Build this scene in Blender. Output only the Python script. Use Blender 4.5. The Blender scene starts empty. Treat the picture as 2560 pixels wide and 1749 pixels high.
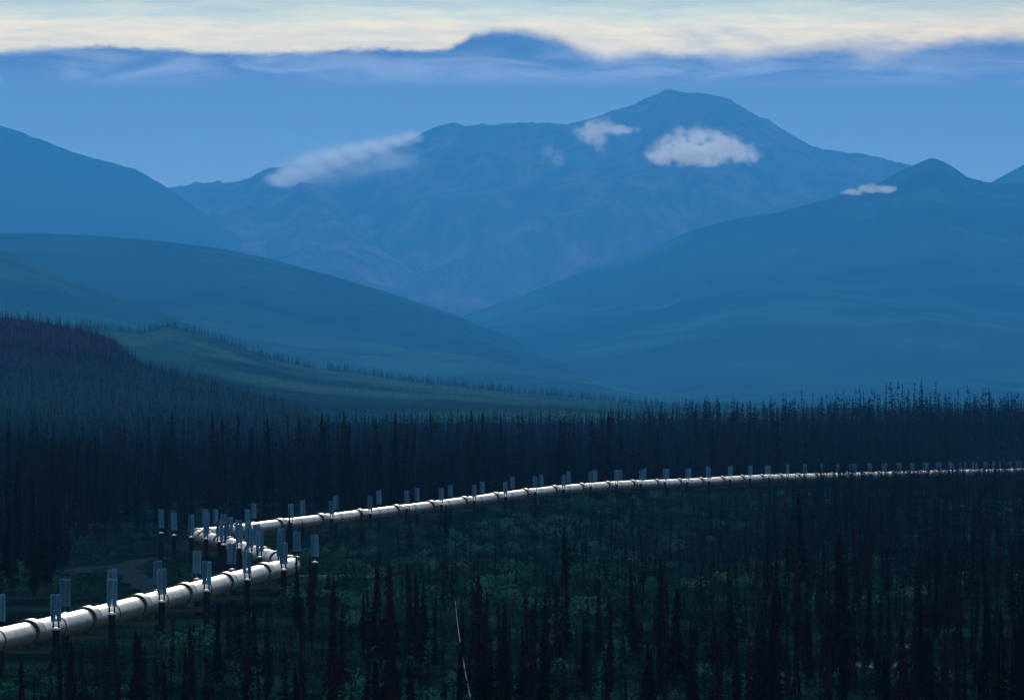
import bpy, math, random
import numpy as np
from mathutils import Vector, noise as mnoise

random.seed(7)
RNG = np.random.default_rng(11)
F = 12089.0          # focal length in photo pixels (2560 wide), a 170 mm lens
HOR = 1010.0         # horizon row
CZ = 16.7            # eye height
sc = bpy.context.scene
COL = sc.collection


def P(px, py, d):
    return Vector(((px - 1280) / F * d, d, CZ + (HOR - py) / F * d))


def smooth(a, b, x):
    t = min(1.0, max(0.0, (x - a) / float(b - a)))
    return t * t * (3 - 2 * t)


def fbm(x, y, z=0.0, octv=4, lac=2.1, gain=0.5):
    s, a, n = 0.0, 1.0, 0.0
    for i in range(octv):
        s += a * mnoise.noise(Vector((x, y, z + i * 7.3)))
        n += a
        a *= gain
        x *= lac
        y *= lac
    return s / n


# ------------------------------------------------------------------ materials
def new_mat(name):
    m = bpy.data.materials.new(name)
    m.use_nodes = True
    nt = m.node_tree
    return m, nt, nt.nodes, nt.links, nt.nodes["Principled BSDF"]


def ramp(ns, stops, interp='LINEAR'):
    r = ns.new('ShaderNodeValToRGB')
    r.color_ramp.interpolation = interp
    e = r.color_ramp.elements
    while len(e) < len(stops):
        e.new(0.5)
    for i, (p, c) in enumerate(stops):
        e[i].position = p
        e[i].color = (*c, 1) if len(c) == 3 else c
    return r


def noise_mat(name, stops, scale=1.0, detail=6, nrough=0.5, rough=0.9, metallic=0.0, bump=0.0, stretch=(1, 1, 1),
              dist=0.0, coord='Object', spec=0.2, obj_random=0.0, attr=None):
    m, nt, ns, ln, b = new_mat(name)
    tc = ns.new('ShaderNodeTexCoord')
    mp = ns.new('ShaderNodeMapping')
    mp.inputs['Scale'].default_value = stretch
    ln.new(tc.outputs[coord], mp.inputs['Vector'])
    n = ns.new('ShaderNodeTexNoise')
    n.inputs['Scale'].default_value = scale
    n.inputs['Detail'].default_value = detail
    n.inputs['Roughness'].default_value = nrough
    n.inputs['Distortion'].default_value = dist
    ln.new(mp.outputs[0], n.inputs['Vector'])
    r = ramp(ns, stops)
    src = n.outputs['Fac']
    if obj_random or attr:
        if attr:
            oi = ns.new('ShaderNodeAttribute')
            oi.attribute_name = attr
            o = oi.outputs['Fac']
        else:
            oi = ns.new('ShaderNodeObjectInfo')
            o = oi.outputs['Random']
        mm = ns.new('ShaderNodeMath')
        mm.operation = 'MULTIPLY_ADD'
        ln.new(o, mm.inputs[0])
        mm.inputs[1].default_value = obj_random or 0.5
        sb = ns.new('ShaderNodeMath')
        sb.operation = 'SUBTRACT'
        ln.new(n.outputs['Fac'], sb.inputs[0])
        sb.inputs[1].default_value = (obj_random or 0.5) / 2
        ln.new(sb.outputs[0], mm.inputs[2])
        src = mm.outputs[0]
    ln.new(src, r.inputs[0])
    ln.new(r.outputs[0], b.inputs['Base Color'])
    b.inputs['Roughness'].default_value = rough
    b.inputs['Metallic'].default_value = metallic
    b.inputs['Specular IOR Level'].default_value = spec
    if bump:
        bp = ns.new('ShaderNodeBump')
        bp.inputs['Strength'].default_value = bump
        ln.new(n.outputs['Fac'], bp.inputs['Height'])
        ln.new(bp.outputs[0], b.inputs['Normal'])
    return m


SPRUCE = [(0.25, (0.005, 0.005, 0.007)), (0.45, (0.010, 0.008, 0.012)), (0.6, (0.016, 0.010, 0.017)), (0.8, (0.008, 0.015, 0.013))]
M = {}
M['needles'] = noise_mat('spruce needles', SPRUCE, scale=0.8, obj_random=0.45, rough=1.0, spec=0.0)
M['needles_far'] = noise_mat('forest needles', SPRUCE, scale=0.05, attr='tone', obj_random=0.85, rough=1.0, spec=0.0)
M['bark'] = noise_mat('spruce bark', [(0.3, (0.025, 0.02, 0.018)), (0.7, (0.05, 0.042, 0.038))], scale=8, spec=0.1)
M['birch'] = noise_mat('birch bark', [(0.38, (0.10, 0.09, 0.09)), (0.46, (0.62, 0.62, 0.60)), (0.8, (0.75, 0.74, 0.70))],
                       scale=5, stretch=(1, 1, 3), rough=0.7)
M['shrub'] = noise_mat('willow leaves', [(0.3, (0.005, 0.020, 0.022)), (0.5, (0.015, 0.062, 0.050)), (0.7, (0.040, 0.145, 0.10))],
                       scale=0.12, attr='tone', obj_random=0.4, rough=1.0, spec=0.0)
M['grass'] = noise_mat('sedge grass', [(0.3, (0.007, 0.026, 0.022)), (0.7, (0.022, 0.060, 0.042))], scale=0.15,
                       attr='tone', obj_random=0.4, rough=1.0, spec=0.0)
M['cotton'] = noise_mat('pale seed heads', [(0.3, (0.5, 0.5, 0.5)), (0.7, (0.7, 0.7, 0.68))], scale=3)
M['track'] = noise_mat('track dirt', [(0.3, (0.012, 0.024, 0.030)), (0.7, (0.030, 0.050, 0.058))], scale=0.9, detail=8, spec=0.0)
M['pad'] = noise_mat('gravel', [(0.35, (0.03, 0.07, 0.06)), (0.65, (0.16, 0.22, 0.19))], scale=0.5, detail=8, spec=0.0)
M['pile'] = noise_mat('dark weathered steel', [(0.3, (0.006, 0.007, 0.010)), (0.7, (0.016, 0.016, 0.020))], scale=4,
                      rough=0.9, spec=0.0)
M['beam'] = noise_mat('galvanised beam', [(0.3, (0.02, 0.035, 0.045)), (0.7, (0.05, 0.08, 0.09))], scale=3, rough=0.9,
                      metallic=0.0, spec=0.0)
M['fin'] = noise_mat('shade-blue aluminium fins', [(0.3, (0.040, 0.13, 0.24)), (0.7, (0.095, 0.27, 0.43))], scale=2.0, obj_random=0.35, rough=0.8, spec=0.1,
                     metallic=0.0, stretch=(3, 3, 0.4))  # blue ambient light of the shaded fins is put into the base colour
M['cap'] = noise_mat('pile cap', [(0.3, (0.6, 0.6, 0.58)), (0.7, (0.8, 0.8, 0.78))], scale=3, rough=0.4, metallic=0.6)


def jacket_mat(name, dull=0.0):
    m, nt, ns, ln, b = new_mat(name)
    tc = ns.new('ShaderNodeTexCoord')
    n = ns.new('ShaderNodeTexNoise')
    n.inputs['Scale'].default_value = 0.9
    n.inputs['Detail'].default_value = 8
    n.inputs['Roughness'].default_value = 0.65
    ln.new(tc.outputs['Object'], n.inputs['Vector'])
    r = ramp(ns, [(0.3, (0.23 - dull, 0.23 - dull, 0.22 - dull)), (0.5, (0.38 - dull, 0.365 - dull, 0.31 - dull)),
                  (0.7, (0.53 - dull, 0.51 - dull, 0.44 - dull))])
    ln.new(n.outputs['Fac'], r.inputs[0])
    ln.new(r.outputs[0], b.inputs['Base Color'])
    b.inputs['Metallic'].default_value = 0.74
    n2 = ns.new('ShaderNodeTexNoise')
    n2.inputs['Scale'].default_value = 2.2
    n2.inputs['Detail'].default_value = 5
    ln.new(tc.outputs['Object'], n2.inputs['Vector'])
    r2 = ns.new('ShaderNodeMapRange')
    r2.inputs['To Min'].default_value = 0.24
    r2.inputs['To Max'].default_value = 0.44
    ln.new(n2.outputs['Fac'], r2.inputs['Value'])
    ln.new(r2.outputs[0], b.inputs['Roughness'])
    bp = ns.new('ShaderNodeBump')
    bp.inputs['Strength'].default_value = 0.10
    bp.inputs['Distance'].default_value = 0.15
    ln.new(n2.outputs['Fac'], bp.inputs['Height'])
    ln.new(bp.outputs[0], b.inputs['Normal'])
    return m


M['jacket'] = jacket_mat('aluminium pipe jacket')
M['cover'] = jacket_mat('aluminium saddle cover', 0.08)
for n_ in M['cover'].node_tree.nodes:
    if n_.bl_idname == 'ShaderNodeMapRange':
        n_.inputs['To Min'].default_value = 0.38
        n_.inputs['To Max'].default_value = 0.55
M['joint'] = noise_mat('dark joint seal', [(0.3, (0.012, 0.014, 0.018)), (0.7, (0.03, 0.032, 0.038))], scale=3, rough=0.8)


# ------------------------------------------------------------------ mesh helpers
def link_mesh(name, verts, faces, mats, parent=None, smooth_=False, mat_idx=None):
    me = bpy.data.meshes.new(name)
    me.from_pydata([tuple(v) for v in verts], [], faces)
    for m in (mats if isinstance(mats, (list, tuple)) else [mats]):
        me.materials.append(m)
    if mat_idx is not None:
        me.polygons.foreach_set('material_index', mat_idx)
    if smooth_:
        me.polygons.foreach_set('use_smooth', [True] * len(me.polygons))
    me.update()
    o = bpy.data.objects.new(name, me)
    COL.objects.link(o)
    if parent:
        o.parent = parent
    return o


def tag(o, label=None, cat=None, group=None, kind=None):
    if label:
        o['label'] = label
    if cat:
        o['category'] = cat
    if group:
        o['group'] = group
    if kind:
        o['kind'] = kind
    return o


def empty(name, loc, rz=0.0):
    o = bpy.data.objects.new(name, None)
    o.location = loc
    o.rotation_euler = (0, 0, rz)
    o.empty_display_size = 0.5
    COL.objects.link(o)
    return o


def box(vs, fs, c, s, rot=0.0):
    n = len(vs)
    ca, sa = math.cos(rot), math.sin(rot)
    for dx in (-.5, .5):
        for dy in (-.5, .5):
            for dz in (-.5, .5):
                x, y = dx * s[0], dy * s[1]
                vs.append((c[0] + x * ca - y * sa, c[1] + x * sa + y * ca, c[2] + dz * s[2]))
    for q in ((0, 1, 3, 2), (4, 6, 7, 5), (0, 4, 5, 1), (2, 3, 7, 6), (0, 2, 6, 4), (1, 5, 7, 3)):
        fs.append(tuple(n + i for i in q))


def cyl(vs, fs, cx, cy, rings, seg=12, caps=True):
    """rings: list of (z, r)"""
    n = len(vs)
    for z, r in rings:
        for k in range(seg):
            a = 2 * math.pi * k / seg
            vs.append((cx + r * math.cos(a), cy + r * math.sin(a), z))
    for i in range(len(rings) - 1):
        for k in range(seg):
            a, b = n + i * seg + k, n + i * seg + (k + 1) % seg
            fs.append((a, b, b + seg, a + seg))
    if caps:
        fs.append(tuple(n + k for k in reversed(range(seg))))
        fs.append(tuple(n + (len(rings) - 1) * seg + k for k in range(seg)))


def np_mesh(name, V, T, mat, tone=None):
    """V (n,3) float, T (m,3) int triangles, joined in one mesh"""
    me = bpy.data.meshes.new(name)
    me.vertices.add(len(V))
    me.vertices.foreach_set('co', np.ascontiguousarray(V, dtype=np.float32).ravel())
    me.loops.add(len(T) * 3)
    me.loops.foreach_set('vertex_index', np.ascontiguousarray(T, dtype=np.int32).ravel())
    me.polygons.add(len(T))
    me.polygons.foreach_set('loop_start', np.arange(0, len(T) * 3, 3, dtype=np.int32))
    me.polygons.foreach_set('loop_total', np.full(len(T), 3, dtype=np.int32))
    if tone is not None:
        at = me.attributes.new('tone', 'FLOAT', 'POINT')
        at.data.foreach_set('value', tone.astype(np.float32))
    me.materials.append(mat)
    me.update(calc_edges=True)
    me.validate()
    o = bpy.data.objects.new(name, me)
    COL.objects.link(o)
    return o


# ------------------------------------------------------------------ ground height
GD = [(-3000, 16), (0, 15.0), (60, 9.5), (120, 3.0), (180, 0.4), (250, -0.2), (302, -0.35), (345, -0.1), (395, 0.4),
      (425, 0.2), (455, -0.5), (500, -1.1), (579, -1.9), (637, -1.0), (693, -0.3), (748, 0.6), (802, 0.7), (841, 0.1),
      (909, 0.0), (1001, -0.9), (1142, -2.2), (1222, -3.1), (1400, -3.0), (1700, -1.5), (2100, 0.5), (2600, 2.0),
      (4000, 3.0), (60000, 3.0)]
GX = np.array([g[0] for g in GD], float)
GZ = np.array([g[1] for g in GD], float)


def g_base(y):
    # light smoothing of the profile
    w = 10 + abs(y) * 0.02
    return float((np.interp(y - w, GX, GZ) + 2 * np.interp(y, GX, GZ) + np.interp(y + w, GX, GZ)) / 4)


def ground_z(x, y):
    z = g_base(y)
    if y > 1150:
        a = x / y
        z += (2.5 * smooth(-0.06, 0.0, a) + 6.5 * smooth(0.02, 0.09, a)) * smooth(1230, 1520, y) * (1 - 0.8 * smooth(1560, 2000, y))
        z += 8.5 * smooth(-0.045, -0.10, a) * smooth(1200, 1900, y)
    z += 0.18 * fbm(x * 0.03, y * 0.03, 2.0, 2)
    return z


def ground_hit(px, py):
    d = 300.0
    for _ in range(60):
        x = (px - 1280) / F * d
        d2 = (CZ - ground_z(x, d)) * F / max(1.0, (py - HOR))
        d += (d2 - d) * 0.6
    return (px - 1280) / F * d, d


def build_ground():
    ys = list(np.arange(-2500, 0, 250)) + list(np.arange(0, 300, 10)) + list(np.arange(300, 1300, 12)) + \
        list(np.arange(1300, 3000, 50)) + list(np.arange(3000, 46001, 1500))
    us = list(np.linspace(-1, 1, 121))
    vs, fs = [], []
    for y in ys:
        for u in us:
            su = math.copysign(abs(u) ** 2.2, u)
            x = su * 22000
            # finer sampling in the part near the axis
            vs.append((x, y, ground_z(x, max(y, -100)) if abs(x) < 3000 else g_base(max(y, -100)) + (9.0 * smooth(1230, 1520, y) * (1 - 0.8 * smooth(1560, 2000, y)) if x > 0 else 8.5 * smooth(1200, 1900, y))))
    n = len(us)
    for i in range(len(ys) - 1):
        for k in range(n - 1):
            a = i * n + k
            fs.append((a, a + 1, a + n + 1, a + n))
    m, nt, ns, ln, b = new_mat('tundra ground')
    tc = ns.new('ShaderNodeTexCoord')
    n1 = ns.new('ShaderNodeTexNoise')
    n1.inputs['Scale'].default_value = 0.055
    n1.inputs['Detail'].default_value = 6
    n1.inputs['Roughness'].default_value = 0.62
    n2 = ns.new('ShaderNodeTexNoise')
    n2.inputs['Scale'].default_value = 0.9
    n2.inputs['Detail'].default_value = 6
    ln.new(tc.outputs['Object'], n1.inputs['Vector'])
    ln.new(tc.outputs['Object'], n2.inputs['Vector'])
    r1 = ramp(ns, [(0.36, (0.004, 0.006, 0.010)), (0.5, (0.006, 0.016, 0.018)), (0.62, (0.013, 0.050, 0.040)), (0.8, (0.025, 0.07, 0.05))])
    r2 = ramp(ns, [(0.3, (0.45, 0.45, 0.5)), (0.7, (1.25, 1.25, 1.2))])
    ln.new(n1.outputs['Fac'], r1.inputs[0])
    ln.new(n2.outputs['Fac'], r2.inputs[0])
    mx = ns.new('ShaderNodeMix')
    mx.data_type = 'RGBA'
    mx.blend_type = 'MULTIPLY'
    mx.inputs['Factor'].default_value = 1.0
    ln.new(r1.outputs[0], mx.inputs['A'])
    ln.new(r2.outputs[0], mx.inputs['B'])
    ln.new(mx.outputs['Result'], b.inputs['Base Color'])
    b.inputs['Roughness'].default_value = 0.95
    b.inputs['Specular IOR Level'].default_value = 0.0
    bp = ns.new('ShaderNodeBump')
    bp.inputs['Strength'].default_value = 0.6
    bp.inputs['Distance'].default_value = 0.4
    ln.new(n2.outputs['Fac'], bp.inputs['Height'])
    ln.new(bp.outputs[0], b.inputs['Normal'])
    o = link_mesh('ground', vs, fs, m, smooth_=True)
    tag(o, 'dark green boreal valley floor running back to the foot of the hills', kind='structure')


build_ground()


def ribbon(name, pts, width, mat, label, lift=0.03):
    """pts: world xy polyline laid on the ground, draped"""
    vs, fs = [], []
    dense = []
    for a, b in zip(pts[:-1], pts[1:]):
        a, b = Vector(a), Vector(b)
        n = max(2, int((b - a).length / 1.5))
        for i in range(n):
            dense.append(a.lerp(b, i / n))
    dense.append(Vector(pts[-1]))
    for i, p in enumerate(dense):
        t = (dense[min(i + 2, len(dense) - 1)] - dense[max(i - 2, 0)]).normalized()
        nn = Vector((-t.y, t.x))
        w = width * (0.5 + 0.22 * fbm(i * 0.15, 3.1, len(name)))
        for k in range(7):
            q = p + nn * w * (k / 3 - 1)
            vs.append((q.x, q.y, ground_z(q.x, q.y) + 0.12 + (lift if 0 < k < 6 else -0.25)))
    for i in range(len(dense) - 1):
        for k in range(6):
            a = i * 7 + k
            fs.append((a, a + 1, a + 8, a + 7))
    o = link_mesh(name, vs, fs, mat, smooth_=True)
    tag(o, label, kind='structure')
    return o


tr = [ground_hit(*p) for p in ((470, 1530), (420, 1492), (376, 1468), (345, 1446), (318, 1428), (300, 1419), (322, 1410), (348, 1402), (400, 1396))]
ribbon('dirt_track', tr, 3.4, M['track'], 'pale dirt track curving through the clearing behind the near pipe run')
tr2 = [ground_hit(*p) for p in ((150, 1440), (200, 1424), (265, 1417), (306, 1420), (345, 1446))]
ribbon('side_track', tr2, 2.8, M['track'], 'faint side track joining the curved dirt track in the clearing', 0.05)
pd = [ground_hit(*p) for p in ((742, 1446), (800, 1441), (860, 1441), (925, 1440))]
ribbon('gravel_pad', pd, 7.0, M['pad'], 'pale strip of gravel and grass just past the sharp bend of the pipe')


# ------------------------------------------------------------------ hills and mountains
KS = 1.6      # true distances of the ranges
HILLS = {}


def hill(key, name, crest, dist, foot, label, mat, back=0.35, p=1.15, amp=0.0, nscale=0.002, jag=0.0, nu=260, nv=44,
         foot_z=2.0, u_ext=(-2400, 4960), seedz=0.0, bump_amp=0.0):
    xs = np.array([c[0] for c in crest], float)
    yz = np.array([c[1] for c in crest], float)
    k_ = {'dark_spur': 1.0, 'tree_hill': 1.3}.get(key, KS)
    amp, nscale = amp * k_, nscale / k_
    dd = lambda u: dist * k_
    ff = lambda u: foot * k_

    def surf(u, v):
        d1 = dd(u)
        d0 = ff(u)
        cy = float(np.interp(u, xs, yz))
        cy += jag * (fbm(u * 0.03, 1.7, seedz, 4) * 1.6 + 1.1 * fbm(u * 0.11, 5.7, seedz, 3))
        zc = CZ + (HOR - cy) / F * d1
        zc = max(zc, foot_z - 9)
        if v <= 1:
            d = d0 + (d1 - d0) * v
            z = foot_z + (zc - foot_z) * max(v, 0) ** p
            if amp:
                x = (u - 1280) / F * d
                w = 4 * v * (1 - v)
                w = min(1.0, w * 1.3) if v < 0.5 else w
                rid = 1 - abs(fbm(x * nscale, d * nscale * 0.42, seedz, 4)) * 3.2
                z += amp * w * (rid - 0.35) * min(1.0, max(0.0, (zc - foot_z) / (amp * 4 + 1)))
        else:
            d = d1 + (d1 - d0) * (v - 1)
            z = foot_z + (zc - foot_z) * max(0.0, 1 - ((v - 1) / back) ** 1.6)
        if v < 0.02:
            z = foot_z - 12
        return ((u - 1280) / F * d, d, z)

    us = np.linspace(u_ext[0], u_ext[1], nu)
    core = np.linspace(-60, 2620, max(260, int(nu * 1.5)))
    us = np.unique(np.concatenate([us[(us < -60)], core, us[(us > 2620)]]))
    vv = list(np.linspace(0, 1, nv)) + [1 + back * t for t in (0.06, 0.15, 0.3, 0.5, 0.75, 1.0)]
    vs, fs = [], []
    for v in vv:
        for u in us:
            vs.append(surf(u, v))
    n = len(us)
    for i in range(len(vv) - 1):
        for k in range(n - 1):
            a = i * n + k
            fs.append((a, a + 1, a + n + 1, a + n))
    o = link_mesh(name, vs, fs, mat, smooth_=True)
    tag(o, label, kind='structure')
    HILLS[key] = surf
    return o


ROCK = [(0.34, (0.03, 0.025, 0.03)), (0.50, (0.11, 0.075, 0.085)), (0.66, (0.27, 0.17, 0.19))]
TUND = [(0.36, (0.003, 0.012, 0.016)), (0.50, (0.012, 0.045, 0.042)), (0.64, (0.038, 0.105, 0.080))]
m_rock = noise_mat('mountain rock and scree', ROCK, scale=0.0022, detail=10, nrough=0.66, dist=0.6, stretch=(2.2, 0.8, 0.9), rough=1, spec=0.0)
m_rock2 = noise_mat('mountain tundra', [(0.35, (0.018, 0.030, 0.034)), (0.7, (0.055, 0.062, 0.065))], scale=0.002, nrough=0.66, detail=9, dist=0.5, rough=1, spec=0)
m_tund = noise_mat('hill tundra', TUND, scale=0.0022, detail=9, nrough=0.66, dist=0.8, stretch=(0.5, 0.5, 2.5), rough=1, spec=0)
m_mead = noise_mat('hill meadow and forest', [(0.38, (0.006, 0.014, 0.020)), (0.45, (0.010, 0.034, 0.034)), (0.56, (0.022, 0.064, 0.050)), (0.75, (0.060, 0.115, 0.070))],
                   scale=0.0042, detail=4, dist=0.5, stretch=(0.35, 0.5, 5.5), rough=1, spec=0)
m_dark0 = noise_mat('dark burnt slope', [(0.35, (0.012, 0.012, 0.02)), (0.6, (0.022, 0.018, 0.03)), (0.8, (0.016, 0.03, 0.034))], scale=0.008, detail=6, dist=0.4, stretch=(0.4, 0.5, 3), rough=1, spec=0)

m_dark, nt_, ns_, ln_, b_ = new_mat('wooded spur with meadow foot')
tc_ = ns_.new('ShaderNodeTexCoord')
sp_ = ns_.new('ShaderNodeSeparateXYZ')
ln_.new(tc_.outputs['Object'], sp_.inputs[0])
mp_ = ns_.new('ShaderNodeMapping')
mp_.inputs['Scale'].default_value = (0.5, 0.6, 3.0)
ln_.new(tc_.outputs['Object'], mp_.inputs[0])
nz_ = ns_.new('ShaderNodeTexNoise')
nz_.inputs['Scale'].default_value = 0.010
nz_.inputs['Detail'].default_value = 6
ln_.new(mp_.outputs[0], nz_.inputs['Vector'])
mm_ = ns_.new('ShaderNodeMath')
mm_.operation = 'MULTIPLY_ADD'
ln_.new(nz_.outputs['Fac'], mm_.inputs[0])
mm_.inputs[1].default_value = 26.0
ln_.new(sp_.outputs[2], mm_.inputs[2])
dv_ = ns_.new('ShaderNodeMath')
dv_.operation = 'DIVIDE'
ln_.new(mm_.outputs[0], dv_.inputs[0])
dv_.inputs[1].default_value = 96.0
rr_ = ramp(ns_, [(0.20, (0.008, 0.018, 0.024)), (0.34, (0.014, 0.036, 0.040)), (0.50, (0.012, 0.026, 0.034)), (0.60, (0.030, 0.014, 0.030)), (0.9, (0.036, 0.016, 0.036))])
ln_.new(dv_.outputs[0], rr_.inputs[0])
ln_.new(rr_.outputs[0], b_.inputs['Base Color'])
b_.inputs['Roughness'].default_value = 1
b_.inputs['Specular IOR Level'].default_value = 0

hill('main', 'mountain', [(-2400, 700), (-600, 560), (0, 560), (300, 500), (424, 469), (470, 465), (490, 453), (510, 458), (530, 455), (545, 448), (560, 455), (600, 452),
     (625, 443), (650, 428), (680, 420), (710, 416), (760, 408), (850, 386), (950, 364), (1020, 350), (1060, 330), (1100, 315),
     (1133, 308), (1180, 315), (1198, 314), (1203, 307), (1215, 311), (1290, 309), (1325, 307), (1420, 309), (1460, 299), (1480, 297),
     (1520, 280), (1570, 268), (1600, 253), (1640, 236), (1665, 223), (1700, 230), (1725, 234), (1755, 231), (1790, 238),
     (1830, 250), (1870, 275), (1905, 296), (1915, 296), (1950, 320), (2030, 365), (2090, 378), (2150, 383), (2190, 392),
     (2240, 405), (2280, 413), (2420, 450), (3000, 620), (4900, 800)],
     19500, 13500, 'broad highest mountain with a rounded summit rising across the valley head', m_rock,
     p=1.1, amp=130, nscale=0.0011, jag=3.6, nu=420, nv=90)
hill('left_mtn', 'mountain', [(-2400, 600), (-1200, 330), (-400, 260), (0, 314), (61, 333), (85, 345), (93, 344), (110, 352), (182, 380), (248, 399), (303, 413), (341, 424),
     (375, 443), (408, 463), (424, 472), (470, 505), (560, 570), (700, 660), (900, 760), (1100, 840), (2000, 1000), (4900, 1008)],
     16500, 12000, 'teal mountain shoulder sloping down from the top left edge', m_rock2, p=1.1, amp=50, nscale=0.0014, jag=1.8, seedz=5)
hill('rib', 'mountain_spur', [(-2400, 1000), (0, 760), (200, 650), (330, 596), (400, 572), (500, 540), (560, 520), (610, 504), (625, 503), (650, 507), (690, 494), (720, 477),
     (752, 455), (790, 462), (840, 500), (900, 560), (1000, 650), (1168, 795), (1400, 900), (2000, 1000), (4900, 1008)],
     17600, 13000, 'rocky rib running down leftwards beneath the cloud on the saddle', m_rock, p=1.05, amp=60, nscale=0.0014, jag=1.5, seedz=8)
hill('rib2', 'mountain_spur', [(-2400, 1005), (300, 900), (560, 760), (650, 680), (700, 640), (740, 610), (768, 585), (800, 563), (834, 548), (870, 570), (942, 614),
     (1000, 650), (1080, 712), (1168, 792), (1300, 880), (2000, 1000), (4900, 1008)],
     16600, 12500, 'low pointed spur in front of the main mountain above the valley notch', m_rock, p=1.0, amp=35, nscale=0.0025, jag=1.5, seedz=12)
hill('rib3', 'mountain_spur', [(-2400, 1005), (900, 960), (1100, 830), (1180, 780), (1250, 705), (1320, 642), (1377, 612), (1440, 645), (1560, 700), (1700, 800), (2200, 990), (4900, 1008)],
     18500, 13500, 'faint mauve spur dropping into the valley notch beside the big slope', m_rock, p=1.0, amp=35, nscale=0.0025, jag=1.5, seedz=16)
hill('right_back', 'mountain', [(-2400, 1005), (1800, 990), (2200, 700), (2380, 520), (2440, 470), (2480, 455), (2510, 438), (2560, 412), (2700, 370), (3200, 330), (4900, 700)],
     16200, 13000, 'dark slope rising at the far right edge behind the small peak', m_rock2, amp=30, jag=1.2, seedz=20)
hill('right', 'hill', [(-2400, 1005), (600, 960), (900, 880), (1050, 825), (1157, 791), (1280, 747), (1445, 684), (1540, 652), (1610, 629), (1665, 606), (1720, 579), (1831, 549),
     (1941, 532), (2051, 502), (2117, 483), (2189, 460), (2244, 433), (2288, 411), (2321, 397), (2333, 395), (2348, 400),
     (2381, 416), (2420, 444), (2464, 455), (2503, 459), (2560, 458), (2800, 430), (3300, 520), (4900, 800)],
     13000, 7200, 'huge smooth blue hillside with a small peak rising to the right', m_tund, p=1.25, amp=45, nscale=0.0011, jag=1.0, seedz=24, nu=360, nv=70)
hill('left_mid', 'hill', [(-2400, 640), (-600, 570), (0, 583), (110, 584), (220, 588), (330, 596), (441, 607), (551, 621), (661, 644), (771, 673), (881, 704), (991, 737),
     (1102, 775), (1157, 795), (1280, 845), (1390, 893), (1555, 948), (1665, 974), (1776, 992), (1941, 1006), (2300, 1010), (4900, 1010)],
     9000, 5600, 'long smooth blue-green hill sloping down to the right into the valley', m_tund, p=1.1, amp=24, nscale=0.002, jag=0.8, seedz=28, nu=340, nv=60)
hill('left_low', 'hill', [(-2400, 560), (-500, 560), (0, 624), (83, 654), (154, 682), (187, 704), (275, 737), (386, 775), (496, 820), (650, 880), (900, 950), (1300, 1004), (4900, 1010)],
     6500, 4800, 'dark low shoulder of hill descending from the left edge', m_tund, p=1.0, amp=10, nscale=0.004, jag=1.0, seedz=31)
hill('tree_hill', 'hill', [(-2400, 700), (-600, 770), (0, 810), (200, 812), (352, 833), (408, 815), (441, 818), (496, 834), (551, 851), (661, 890), (771, 917), (881, 931), (1046, 956),
     (1157, 965), (1280, 980), (1390, 990), (1500, 1001), (1610, 1012), (1720, 1017), (1900, 1018), (2600, 1018), (4900, 1018)],
     4600, 2700, 'green hillside with meadow bands and a tree-lined crest', m_mead, p=1.0, amp=3, nscale=0.006, jag=0.6, seedz=35, nu=340, nv=60, foot_z=5.0)
hill('dark_spur', 'hill', [(-2400, 700), (-600, 720), (0, 792), (110, 806), (193, 822), (260, 838), (300, 866), (345, 905), (400, 928), (500, 952), (620, 980), (760, 1015), (880, 1100), (4900, 1140)],
     2500, 1560, 'near dark purple wooded slope at the left edge', m_dark, p=1.0, amp=2, nscale=0.01, jag=1.2, seedz=39, foot_z=3.0)


# ------------------------------------------------------------------ the pipeline
PIPE_R = 0.72
AX = [(-41.5, 199.0), (-18.6, 409.0), (-37.8, 579.0)]
# far run : axis through stations k (d = 629 + 17.7 k)
FX = lambda k: (-25.3 + 4.5 * k, 629 + 17.7 * k)
AX.append(FX(44))
# pipe axis height against distance
HP = [(190, 13.9), (302, 14.35), (350, 14.1), (409, 13.6), (436, 13.9), (500, 14.6), (545, 15.2), (579, 15.8), (600, 15.4), (637, 15.0),
      (693, 14.3), (748, 13.45), (802, 13.35), (841, 13.8), (909, 14.0), (1001, 14.9), (1142, 16.2), (1222, 17.1), (1420, 17.3)]
HX = np.array([h[0] for h in HP], float)
HZ = np.array([CZ - h[1] for h in HP], float)


def pipe_z(y):
    return float(sum(np.interp(y + o, HX, HZ) for o in (-18, -9, 0, 9, 18)) / 5)


def rounded_path(pts, r):
    out = [Vector(pts[0])]
    marks = []
    for i in range(1, len(pts) - 1):
        a, b, c = Vector(pts[i - 1]), Vector(pts[i]), Vector(pts[i + 1])
        u, w = (a - b).normalized(), (c - b).normalized()
        half = math.acos(max(-1, min(1, u.dot(w)))) / 2
        t = r / math.tan(half)
        s, e = b + u * t, b + w * t
        cen = b + (u + w).normalized() * (r / math.sin(half))
        n = 18
        a0 = math.atan2(s.y - cen.y, s.x - cen.x)
        a1 = math.atan2(e.y - cen.y, e.x - cen.x)
        da = (a1 - a0 + math.pi) % (2 * math.pi) - math.pi
        for j in range(n + 1):
            an = a0 + da * j / n
            out.append(cen + Vector((math.cos(an), math.sin(an))) * r)
        marks.append(len(out) - 1 - n // 2)
    out.append(Vector(pts[-1]))
    return out, marks


path, marks = rounded_path(AX, 2.6)
cum = [0.0]
for a, b in zip(path[:-1], path[1:]):
    cum.append(cum[-1] + (b - a).length)
TOTAL = cum[-1]
PXS = np.array([p.x for p in path])
PYS = np.array([p.y for p in path])
CUM = np.array(cum)


def at(s):
    x = float(np.interp(s, CUM, PXS))
    y = float(np.interp(s, CUM, PYS))
    return Vector((x, y, pipe_z(y)))


def tan(s):
    return (at(min(TOTAL, s + 0.15)) - at(max(0, s - 0.15))).normalized()


def s_of_near(y):
    return float(np.interp(y, [path[0].y, path[1].y], [cum[0], cum[1]]))


sV1, sV2 = cum[marks[0]], cum[marks[1]]


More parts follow.
